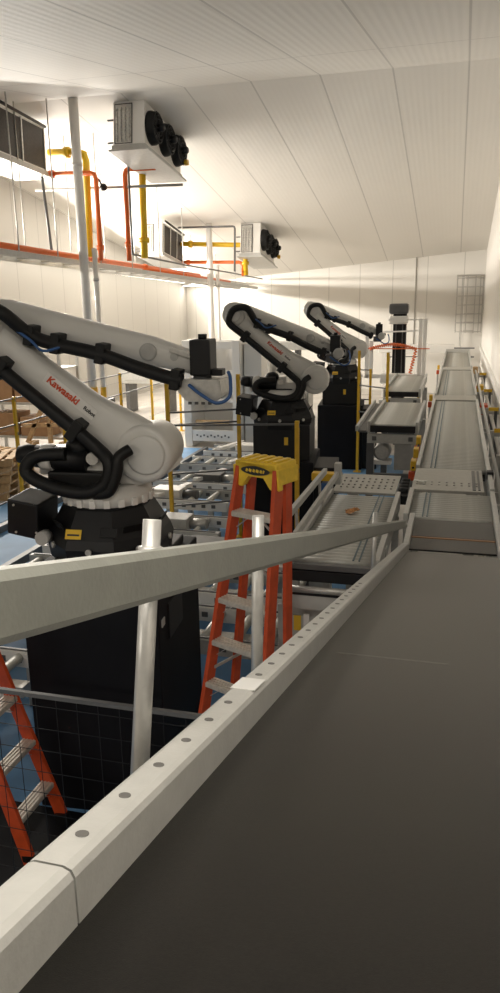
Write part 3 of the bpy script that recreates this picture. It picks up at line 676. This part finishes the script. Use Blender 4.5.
# ------------------------------------------------------------------ floor conveyors and blue lane rails
for k, (x, lab) in enumerate(((-5.38, 'right edge'), (-6.45, 'middle'))):
    t = thing('lane_rail', 'dark low rail on the blue floor at the %s of the lane' % lab, 'rail', (x, 11, 0))
    MB().ab(x-.05, x+.05, 5.2, 15.9, -H+.005, -H+.11, .006).build('beam', 'dgrey', t)
    for y in (6, 8, 10, 12, 14): MB().ab(x-.10, x+.10, y-.05, y+.05, -H+.005, -H+.03).build('foot', 'grey', t)
rnd = random.Random(3)
ords = ['nearest', 'second', 'third', 'fourth', 'fifth', 'sixth', 'seventh', 'eighth', 'farthest']
YS = (4.7, 5.9, 6.95, 7.9, 8.85, 10.2, 11.35, 12.6, 13.9)
for k, y in enumerate(YS):
    x0, x1 = -4.65, (-3.05, -1.2, -1.2, -1.5, -2.75, -3.05, -2.2, -2.2, -2.9)[k]
    hgt = -H+.50+.02*(k % 2)
    t = thing('pallet_conveyor', 'low grey pallet conveyor across the blue floor between the robots, %s from the guard rail' % ords[k], 'conveyor', ((x0+x1)/2, y, 0), 0, 'pallet conveyors')
    for s in (-1, 1):
        r = MB().ab(x0, x1, y+s*.33-.035, y+s*.33+.035, hgt-.14, hgt, .006).build('side_rail', 'whitepl' if (k+s) % 3 else 'grey', t)
        MB().ab(x0+.05, x1-.05, y+s*.33-.012, y+s*.33+.012, hgt, hgt+.012).build('chain', 'dgrey', r)
        q0 = None
        for q in range(9):
            loc = Vector((x0+.2+q*(x1-x0-.4)/8, y+s*.33-.037, hgt-.07))+OFF[t.name]
            if q0 is None: q0 = MB().box((0, 0, 0), (.06, .004, .05)).build('slot', 'dgrey', r, Vector()); q0.location = loc
            else: kid(q0, r, loc)
    nr = int((x1-x0)/.28); r0 = None
    for q in range(nr):
        loc = Vector((x0+.14+q*.28, y, hgt-.05))+OFF[t.name]
        if r0 is None:
            r0 = MB().cyl((0, -.30, 0), (0, .30, 0), .04, 12).build('roller', 'roller', t, Vector()); r0.location = loc
        else: kid(r0, t, loc)
    MB().ab(x0+.1, x1-.1, y-.06, y+.06, hgt-.20, hgt-.11, .005).build('centre_beam', 'steel', t)
    for q in range(3):
        xx = x0+.25+q*(x1-x0-.5)/2
        for s in (-1, 1): MB().ab(xx-.04, xx+.04, y+s*.33-.03, y+s*.33+.03, -H+.005, hgt-.14, .004).build('leg', 'grey', t)
    xm = x0+(x1-x0)*rnd.uniform(.35, .8)
    g = MB().ab(xm-.22, xm+.22, y-.20, y+.12, hgt-.08, hgt+.10, .012).build('drive_cover', ('dgrey', 'grey', 'whitepl')[k % 3], t)
    MB().cyl((xm+.22, y-.02, hgt+.0), (xm+.44, y-.02, hgt+.0), .07, 14).build('motor', 'dgrey' if k % 2 else 'steel', g)
    MB().bar((x0+.3+.2*(k % 4), y-.3, hgt+.03), (x0+.6+.2*(k % 4), y+.36, hgt+.06), .10, .06, .006).build('pallet_stop', 'whitepl', t)
for k, (x, y) in enumerate(((-3.0, 7.42), (-2.4, 7.45), (-3.6, 8.38))):
    t = thing('sensor_bracket', 'galvanised sensor bracket between pallet conveyors, %s' % ('middle one', 'nearest the ladder', 'farthest left')[k], 'bracket', (x, y, 0))
    MB().ab(x-.15, x+.15, y-.08, y+.08, -2.76, -2.73, .004).build('plate', 'steel', t)
    MB().ab(x-.03, x+.03, y-.03, y+.03, -H+.005, -2.76).build('post', 'steel', t)

# white pallet dispenser beyond the conveyors
pd = thing('pallet_dispenser', 'tall white framed pallet dispenser at the far end of the blue lane', 'machine', (-5.36, 16.6, 0))
for x in (-5.96, -4.78): MB().ab(x-.09, x+.09, 16.35, 17.4, -H, -.86, .01).build('column', 'whitepl', pd)
MB().ab(-5.87, -4.87, 17.3, 17.38, -H+.1, -.90).build('back_panel', 'whitepl', pd)
MB().ab(-5.87, -4.87, 16.38, 16.48, -1.05, -.88, .01).build('top_beam', 'whitepl', pd)
for k, z in enumerate((-1.55, -1.92, -2.2)): MB().ab(-5.87, -4.87, 16.42, 16.50, z-.05, z+.02, .006).build('cross_beam', 'whitepl', pd)
MB().ab(-5.8, -5.0, 16.40, 16.5, -2.76, -2.68, .006).build('wood_bumper', 'wood', pd)
hp = MB().ab(-5.87, -4.87, 16.36, 16.44, -3.16, -2.9, .006).build('lower_panel', 'whitepl', pd)
for q in range(10): MB().box((-5.75+q*.085, 16.357, -3.02-.03*(q % 2)), (.04, .006, .04)).build('slot', 'dgrey', hp)
MB().ab(-4.66, -4.25, 16.6, 17.2, -H, -.95, .015).build('control_cabinet', 'whitepl', pd)

# stretch wrapper mast
mw = thing('lift_mast', 'black lift mast with a white square carriage frame and orange coiled hose', 'machine', (-1.33, 18.1, 0))
MB().ab(-1.46, -1.16, 18.0, 18.25, -H, -.30, .02).build('mast', 'black', mw)
for x in (-1.39, -1.24): MB().ab(x-.012, x+.012, 17.985, 18.0, -2.9, -.5).build('guide_track', 'dgrey', mw)
MB().ab(-1.56, -1.12, 17.95, 18.3, -.36, -.12, .06).build('head_motor', 'dgrey', mw)
MB().ab(-1.55, -1.12, 17.9, 18.1, -.58, -.40, .04).build('head_collar', 'whitepl', mw)
fr_ = MB()
for a, b in (((-2.02, -.72), (-2.02, -1.8)), ((-1.92, -.95), (-1.92, -1.75)), ((-.72, -.46), (-.72, -1.85)), ((-.82, -.46), (-.82, -1.8)), ((-2.02, -1.76), (-.72, -1.76))):
    fr_.bar((a[0], 17.8, a[1]), (b[0], 17.8, b[1]), .085, .085, .005)
fr_.bar((-1.55, 17.8, -.48), (-.72, 17.8, -.48), .03, .03); fr_.bar((-1.95, 17.8, -.76), (-.72, 17.8, -.72), .03, .03)
fr_.build('carriage_frame', 'whitepl', mw)
MB().ab(-1.7, -.95, 17.75, 17.98, -1.92, -1.70, .02).build('carriage', 'whitepl', mw)
MB().ab(-1.72, -1.0, 17.75, 17.95, -2.42, -2.30, .02).build('base_beam', 'whitepl', mw)
coil = []
for k in range(150):
    f = k/149; a = k*1.35
    if f < .72: c = Vector((-1.95+f/.72*1.05, 17.72, -1.13+.10*math.sin(f/.72*math.pi)))
    else: c = Vector((-.90-.12*(f-.72)/.28, 17.72, -1.13-(f-.72)/.28*.55))
    coil.append(c+Vector((0 if f < .72 else .035*math.cos(a), .035*math.sin(a), .035*math.cos(a) if f < .72 else 0)))
MB().tube(coil, .014, 6).build('coiled_hose', 'pipe_o', mw)
MB().bar((-2.6, 17.7, -1.12), (.0-.6, 17.7, -1.12), .012, .02).build('cable_bar', 'pipe_o', mw)

# guard rail beam at back wall, caged ladder
gb = thing('guard_beam', 'long white guard beam in front of the back wall', 'guard rail', (-1.0, 26.3, 0))
MB().ab(-2.6, -.10, 26.2, 26.3, -1.80, -1.52, .02).build('beam', 'whitepl', gb)
MB().ab(-.10, .55, 26.2, 26.3, -1.95, -1.90).build('step_bar', 'dgrey', gb); MB().ab(-.10, .55, 26.2, 26.3, -1.66, -1.62).build('step_bar', 'dgrey', gb)
for x in (-2.4, -1.3, -.2): MB().ab(x-.05, x+.05, 26.2, 26.3, -H, -1.8).build('post', 'whitepl', gb)
cg = thing('ladder_cage', 'grey caged access ladder fixed high on the back wall beside the right wall', 'ladder', (.33, 26.8, 0))
for x in (.06, .14): MB().bar((x, 26.85, -1.6), (x, 26.85, .68), .03, .05).build('stile', 'whitepl' if x > .1 else 'grey', cg)
hp0 = None
for k in range(7):
    z = .60-k*.285
    MB().tube([(-.08, 26.9, z), (-.10, 26.45, z), (.05, 26.2, z), (.35, 26.1, z), (.60, 26.2, z), (.72, 26.45, z), (.72, 26.9, z)], .016, 6, smooth_path=3).build('hoop', 'pipe_g', cg)
    MB().ab(.04, .5, 26.83, 26.87, z-.01, z+.02).build('rung', 'pipe_g', cg)
for x, y in ((-.10, 26.45), (.22, 26.13), (.47, 26.13), (.62, 26.22), (.72, 26.5)): MB().bar((x, y, .64), (x, y, -1.15), .028, .02).build('cage_strap', 'pipe_g', cg)
MB().ab(-.12, .74, 26.2, 26.9, .66, .70).build('top_plate', 'pipe_g', cg)

# ------------------------------------------------------------------ coolers under the roof (own axes: fans on +x, long along y, hung from z = top)
def cooler(label, loc, tilt, L, face, w=.64, h=.82):
    t = thing('ceiling_cooler', label, 'cooler', loc, 0, 'evaporator coolers', 'local', (R(tilt), 0, 0))
    c = MB().ab(0, w, 0, L, .12, h, .008).build('casing', 'whitepl', t)
    ec = MB().ab(.03, w*.62, -.012, .0, .16, h-.04).build('coil_end', 'coildark', c)
    mb = MB().ab(.05, w*.6, -.018, -.012, .17, h-.06)
    for r in range(int((h-.25)/.07)):
        for q in range(4):
            mb.tube([(.08+q*.088, -.014, .20+r*.07), (.08+q*.088+.02, -.04, .225+r*.07), (.08+q*.088, -.014, .25+r*.07)], .014, 6)
    mb.build('return_bends', 'steel', ec)
    MB().ab(-.06, w+.12, -.10, L+.05, 0, .035, .006).build('drip_tray', 'grey', t)
    MB().ab(-.02, w+.04, -.04, L, .035, .13, .006).build('tray_side', 'grey', t)
    if face == 'fans':
        for k in range(3):
            y = L*(k+.5)/3; z = h*.56
            f = MB().lathe((w, y, z), (1, 0, 0), [(0, .31), (.05, .31), (.14, .28), (.16, .28), (.165, .262), (.10, .258)], 28).build('fan_shroud', 'rubber', t)
            fb = MB()
            for b in range(5):
                a = R(72*b+20*k); cc = Vector((w+.10, y+.14*math.cos(a), z+.14*math.sin(a)))
                fb.box(cc, (.012, .2, .12), Matrix.Rotation(a, 3, 'X').to_quaternion() @ Euler((0, R(0), R(28))).to_quaternion())
            fb.build('fan_blades', 'black', f)
            MB().lathe((w+.10, y, z), (1, 0, 0), [(0, .075), (.16, .075), (.19, .05)], 16).build('fan_motor', 'black', f)
            g = MB()
            for a in (20, 110, 200, 290): g.bar((w+.2, y, z), (w+.15, y+.29*math.cos(R(a)), z+.29*math.sin(R(a))), .015, .02)
            for rr in (.15, .22):
                g.tube([(w+.185, y+rr*math.cos(R(a)), z+rr*math.sin(R(a))) for a in range(0, 361, 20)], .006, 5)
            g.build('fan_guard', 'black', f)
        MB().cyl((w+.18, L-.25, .3), (w+.26, L-.25, .3), .06, 12).build('motor_cap', 'yellow', t)
    else:
        MB().ab(w, w+.012, .06, L-.06, .17, h-.05).build('coil_face', 'coildark', c)
        for k in range(4): MB().ab(w+.01, w+.03, .06+k*(L-.15)/3, .10+k*(L-.15)/3, .14, h-.02, .004).build('face_strut', 'steel', c)
        MB().tube([(w+.05, L-.05, h), (w+.05, .1, h+.05)], .03, 8).build('header_pipe', 'coildark', c)
    for y in (.25, L-.25):
        for x in (.08, w-.08): MB().cyl((x, y, h), (x, y, h+.10), .012, 8).build('hanger', 'steel', t)
    for z in (.20, .62): MB().bar((-.14, .05, z), (.0, .05, z), .03, .03).build('wall_bracket', 'dgrey', t)
    return t
cooler('near right ceiling cooler with three black fans', (-6.62, 14.5, 2.80+H), -8., 2.0, 'fans', .64, .93)
cooler('far right ceiling cooler with three black fans, above the middle robot', (-6.45, 22.75, 1.24+H), -8., 1.8, 'fans', .62, 1.0)
cooler('near left ceiling cooler cut by the picture edge, dark coil side showing', (-9.10, 12.4, 2.66+H), -3., 2.7, 'coil', .68, .98)
cooler('far left ceiling cooler above the bright corner, dark coil side showing', (-9.10, 21.4, 1.26+H), -8., 1.75, 'coil', .68, .98)

# ------------------------------------------------------------------ columns and pipes
def column(label, x, y, thin):
    t = thing('column', label, 'column', (x, y, 0))
    MB().tube([(x, y, -H), (x, y, 1.9), (x, y, ceil_z(y))], .092, 18).build('post', 'whitepl', t)
    MB().ab(x-.13, x+.13, y-.13, y+.13, -H, -H+.02).build('base_plate', 'grey', t)
    MB().tube([(x, y, -H+.02), (x, y, -1.70)], .105, 18).build('guard_sleeve', 'yellow', t)
    MB().lathe((x, y, 2.6), (0, 0, 1), [(-.03, .09), (-.03, .10), (.03, .10), (.03, .09)], 18).build('joint_ring', 'pipe_w', t)
    d = thing('drain_pipe', 'thin white drain pipe beside the '+label, 'pipe', (x+.22, y+.05, 0))
    MB().tube([(x+.22, y+.05, -H), (x+.22, y+.05, 1.05)], .052, 14).build('pipe', 'whitepl', d)
    MB().tube([(x+.22, y+.05, -H+.02), (x+.22, y+.05, -1.70)], .062, 14).build('guard_sleeve', 'yellow', d)
    MB().lathe((x+.22, y+.05, .45), (0, 0, 1), [(-.03, .05), (-.03, .065), (.03, .065), (.03, .05)], 14).build('coupling', 'steel', d)
column('near white steel column behind the nearest robot', -7.30, 14.3, 1)
column('far white steel column behind the middle robot', -7.42, 22.8, 1)

def pipe(label, pts, r, m, flanges=(), smooth=0, name='pipe', group=None):
    t = thing(name, label, 'pipe', tuple(Vector(pts[0])+Vector((0, 0, H))), 0, group)
    P = [Vector(p) for p in pts]; out = [P[0]]
    for a, b, c in zip(P, P[1:], P[2:]):
        k = min(r*2.2, (b-a).length*.4, (c-b).length*.4)
        p0 = b+(a-b).normalized()*k; p1 = b+(c-b).normalized()*k
        out += [p0.lerp(b, .0), (p0*.25+b*.5+p1*.25), p1]
    out.append(P[-1])
    MB().tube(out, r, 14).build('run', m, t)
    for f in flanges:
        i, s_ = int(f), f-int(f); a, b = P[i], P[i+1]; c = a+(b-a)*s_; d = (b-a).normalized()
        MB().lathe(c, d, [(-.05, r), (-.05, r*1.5), (.05, r*1.5), (.05, r)], 16).build('flange', m, t)
    return t
pipe('yellow pipe from the near left cooler, bent down to the rack', [(-8.45, 15.3, 3.05), (-7.60, 15.3, 3.01), (-7.66, 15.3, .95)], .075, 'pipe_y', (0.5,))
pipe('orange pipe from the near left cooler, bent down to the rack', [(-8.5, 15.2, 2.62), (-7.36, 15.2, 2.58), (-7.36, 15.2, .86)], .052, 'pipe_o', (0.12, 1.85))
vp_ = pipe('grey level pipe with a black valve under the near coolers', [(-9.0, 15.6, 2.38), (-5.62, 15.6, 2.32)], .028, 'pipe_g')
vb = MB().sphere((-7.38, 15.58, 2.36), .08).build('valve', 'black', vp_); MB().bar((-7.38, 15.5, 2.38), (-7.45, 15.5, 2.52), .03, .03).build('valve_handle', 'black', vb)
pipe('orange pipe from the near right cooler, bent down to the rack', [(-6.20, 15.6, 2.68), (-6.89, 15.6, 2.69), (-6.89, 15.6, .86)], .052, 'pipe_o', (1.82,))
pipe('yellow pipe dropping from the near right cooler to the rack', [(-6.62, 15.9, 2.78), (-6.66, 15.9, .92)], .075, 'pipe_y', (0.8,))
pipe('yellow pipe between the two far coolers, bent down', [(-8.4, 23.0, 1.72), (-6.36, 23.0, 1.62), (-6.34, 23.0, .74)], .07, 'pipe_y', (0.15, 1.6))
pipe('orange pipe between the two far coolers', [(-8.4, 23.05, 1.18), (-6.46, 23.05, 1.13), (-6.44, 23.05, .72)], .05, 'pipe_o', (0.1,))
pipe('black conduit bent from the near right cooler along the rack edge', [(-6.71, 15.4, 2.95), (-6.72, 15.4, .98), (-7.0, 19.5, .92), (-7.1, 24., .86), (-7.5, 29.6, .80)], .022, 'dgrey')
pipe('black conduit frame between the two far coolers', [(-8.3, 22.5, 2.15), (-6.52, 22.5, 2.12), (-6.55, 22.5, .84)], .03, 'dgrey')
pipe('black conduit dropping from the near left cooler', [(-8.47, 14.95, 2.85), (-8.36, 14.95, 1.05)], .03, 'dgrey')
def rz(y): return 1.10-.0235*(y-9.)          # rack height, falls slightly to the drain
pipe('long orange pipe along the top of the pipe rack', [(-7.85, 6., rz(6.)-.02), (-7.85, 23., rz(23)+.0)], .055, 'pipe_o', (0.3, .55, .75))
pipe('pale insulated pipe along the pipe rack', [(-8.08, 6., rz(6)-.02), (-8.08, 29.5, rz(29.5)-.02)], .06, 'pipe_w', (0.3, 0.5, .7))
pipe('yellow pipe along part of the pipe rack', [(-7.95, 13.2, rz(13.2)-.10), (-7.95, 16.5, rz(16.5)-.10)], .03, 'pipe_y')
pipe('short orange pipe on the far part of the rack', [(-7.75, 18.5, rz(18.5)-.06), (-7.75, 26, rz(26)-.06)], .035, 'pipe_o', (0.4,))
rk = thing('pipe_rack', 'long grey hanging pipe rack with rungs on the left under the coolers', 'pipe rack', (-8.05, 16, H+.9))
for x in (-8.4, -7.7): MB().bar((x, 6., rz(6)-.15), (x, 29.6, rz(29.6)-.15), .03, .10).build('stringer', 'grey', rk)
rg0 = MB().box((0, 0, 0), (.72, .18, .03)).build('rung', 'steel', rk, Vector()); rg0.location = Vector((-8.05, 6.5, rz(6.5)-.13))+OFF[rk.name]
for k in range(1, 26):
    y = 6.5+k*.9; kid(rg0, rk, Vector((-8.05, y, rz(y)-.13))+OFF[rk.name])
rods = []
for k, y in enumerate((11.4, 12.6, 14.0, 15.9, 17.6, 19.4, 21.2, 23.9, 26.5)):
    for x in (-8.4, -7.7):
        rods.append(solo(MB().cyl((x, y, rz(y)-.12), (x, y, ceil_z(y)), .012, 6), 'hanger_rod', 'steel', 'thin steel rod hanging the pipe rack from the ceiling', 'rod', (x, y, rz(y)+H), 'hanger rods'))

# ------------------------------------------------------------------ left background: stock beyond the fence
def pallet(x, y, z, lab, rot=0., n=1, group='wooden pallets'):
    t = thing('wooden_pallet', lab, 'pallet', (x, y, z), rot, group, 'local')
    mb = MB()
    for k in range(6): mb.box((-.5+k*.2, 0, .13), (.13, .95, .022))
    mb.build('deck', 'wood', t)
    for yy in (-.43, 0, .43): MB().box((0, yy, .06), (1.12, .09, .11)).build('runner', 'wood', t)
    return t
for k in range(5): pallet(-8.0, 11.4, .002+k*.145, 'wooden pallet in the stack beyond the left fence, %s' % ('bottom one', 'second from the bottom', 'third from the bottom', 'fourth from the bottom', 'topmost')[k], R(8+3*k))
for k in range(3): pallet(-8.9, 13.0, .002+k*.145, 'wooden pallet under the wooden trestle, %s' % ('lowest', 'middle', 'uppermost')[k], R(-12))
af = thing('wooden_trestle', 'wooden A-shaped trestle standing on the pallets beyond the fence', 'frame', (-8.5, 14.0, 0))
for a, b in (((-8.75, -2.86), (-8.25, -1.95)), ((-7.75, -2.86), (-8.2, -1.95)), ((-8.8, -2.5), (-7.6, -2.45)), ((-8.2, -2.86), (-8.2, -2.0))): MB().bar((a[0], 14.0, a[1]), (b[0], 14.0, b[1]), .08, .08).build('beam', 'wood', af)
for x in (-8.6, -7.9): MB().ab(x-.06, x+.06, 13.9, 14.1, -H, -2.82).build('foot', 'wood', af)
def rack(label, x, y, w, d, h, boxes):
    t = thing('storage_rack', label, 'rack', (x, y, 0), 0, 'storage racks')
    for sx in (-1, 1):
        for sy in (-1, 1): MB().ab(x+sx*w/2-.03, x+sx*w/2+.03, y+sy*d/2-.03, y+sy*d/2+.03, -H, -H+h).build('upright', 'grey', t)
    for z in (.45, 1.2, 1.95):
        if z < h: MB().ab(x-w/2, x+w/2, y-d/2, y+d/2, -H+z-.05, -H+z, .005).build('shelf', 'steel', t)
    return t
rack('grey storage rack with brown cartons beyond the left fence', -9.2, 15.0, 2.0, .8, 2.3, 1)
bx = 0
for i, (x, y, z, w, h) in enumerate(((-9.75, 14.95, 1.2, .62, .5), (-9.05, 14.95, 1.2, .66, .46), (-8.45, 14.95, 1.2, .42, .4), (-9.7, 14.95, .45, .6, .5), (-8.95, 14.95, .45, .7, .42))):
    pos = ('upper left', 'upper middle', 'upper right', 'lower left', 'lower right')[i] 
    t = thing('cardboard_carton', 'brown cardboard carton, %s on the grey storage rack' % pos, 'carton', (x, y, z), 0, 'cartons on the storage racks', 'local')
    MB().box((0, 0, h/2), (w, .6, h), None, .008).build('box', 'card', t); MB().box((0, 0, h+.001), (.06, .6, .002)).build('packing_tape', 'wood', t)
def cart(label, x, y):
    t = thing('black_cart', label, 'cart', (x, y, 0), 0, 'black carts')
    MB().ab(x-.2, x+.2, y-.3, y+.3, -H+.12, -H+.2, .01).build('deck', 'black', t)
    for z in (.5, .8, 1.1): MB().ab(x-.19, x+.19, y-.28, y+.28, -H+z, -H+z+.12, .01).build('bin', 'black', t)
    for dx in (-.19, .19):
        MB().ab(x+dx-.02, x+dx+.02, y-.3, y-.26, -H+.2, -H+1.3).build('upright', 'dgrey', t)
        for dy in (-.25, .25): MB().cyl((x+dx-.015, y+dy, -H+.06), (x+dx+.015, y+dy, -H+.06), .06, 12).build('castor', 'rubber', t)
cart('black bin cart left of the wooden pallet stack', -9.9, 12.4); cart('black bin cart behind the wooden trestle', -7.6, 15.3)
for k, (x, y, w, h, lab) in enumerate(((-4.75, 18.9, .5, 2.15, 'left of the pair'), (-4.15, 19.0, .5, 1.7, 'right of the pair'), (-3.6, 17.6, .6, 1.2, 'lowest, behind the middle robot'))):
    t = thing('control_cabinet', 'grey control cabinet behind the middle robot, '+lab, 'cabinet', (x, y, 0), 0, 'grey control cabinets')
    MB().ab(x-w/2, x+w/2, y-.3, y+.3, -H, -H+h, .01).build('body', 'grey', t)
    d = MB().ab(x-w/2+.03, x+w/2-.03, y-.315, y-.30, -H+.1, -H+h-.05, .005).build('door', 'rail', t)
    MB().ab(x+w/2-.09, x+w/2-.06, y-.335, y-.315, -H+h*.5, -H+h*.62).build('handle', 'black', d)
gt = thing('gantry', 'grey machine gantry on legs left of the farthest robot', 'machine', (-4.3, 20.5, 0))
MB().ab(-5.2, -3.2, 20.2, 20.8, -1.32, -1.1, .02).build('top_beam', 'rail', gt)
for x in (-5.1, -4.2, -3.3): MB().ab(x-.05, x+.05, 20.3, 20.7, -H, -1.32).build('leg', 'dgrey', gt)
MB().ab(-5.1, -3.3, 20.3, 20.7, -2.3, -2.2).build('cross_beam', 'dgrey', gt)
lm = thing('low_machine', 'long low grey machine behind the nearest robot against the left wall', 'machine', (-8.3, 21.5, 0))
MB().ab(-9.9, -6.9, 21.2, 22.0, -2.4, -1.75, .03).build('body', 'rail', lm)
MB().ab(-9.9, -6.9, 21.15, 21.25, -1.72, -1.6, .01).build('top_beam', 'grey', lm)
for x in (-9.7, -8.4, -7.1): MB().ab(x-.06, x+.06, 21.3, 21.9, -H, -2.4).build('leg', 'dgrey', lm)
for k in range(3): MB().ab(-9.7+k*.95, -9.0+k*.95, 21.185, 21.2, -2.3, -1.85, .004).build('door', 'grey', lm)

# ------------------------------------------------------------------ camera
F = 750.
cam = bpy.data.cameras.new('camera'); co = bpy.data.objects.new('camera', cam); COL.objects.link(co); S.camera = co
cam.sensor_fit = 'VERTICAL'; cam.sensor_height = 24.; cam.lens = 24.*F/993.
cam.clip_start = .02; cam.clip_end = 200
d = Vector((460-250, -(297-496.5), F)).normalized()           # world +Y seen in (right, up, forward)
h = Vector((1, .016, 0)); up = d.cross(h).normalized()
if up.y < 0: up = -up
xr = up.cross(d); xr = xr if xr.x > 0 else -xr
right = Vector((xr.x, d.x, up.x)); upv = Vector((xr.y, d.y, up.y)); fw = Vector((xr.z, d.z, up.z))
mrot = Matrix((right, upv, -fw)).transposed()
co.matrix_world = Matrix.Translation((0, 0, H)) @ mrot.to_4x4()

w = bpy.data.worlds.new('World'); S.world = w; w.use_nodes = True
w.node_tree.nodes['Background'].inputs[0].default_value = (1, .9, .75, 1); w.node_tree.nodes['Background'].inputs[1].default_value = .25
S.view_settings.view_transform = 'Standard'; S.view_settings.look = 'None'; S.view_settings.exposure = .6; S.view_settings.gamma = 1.
S.view_settings.use_curve_mapping = False
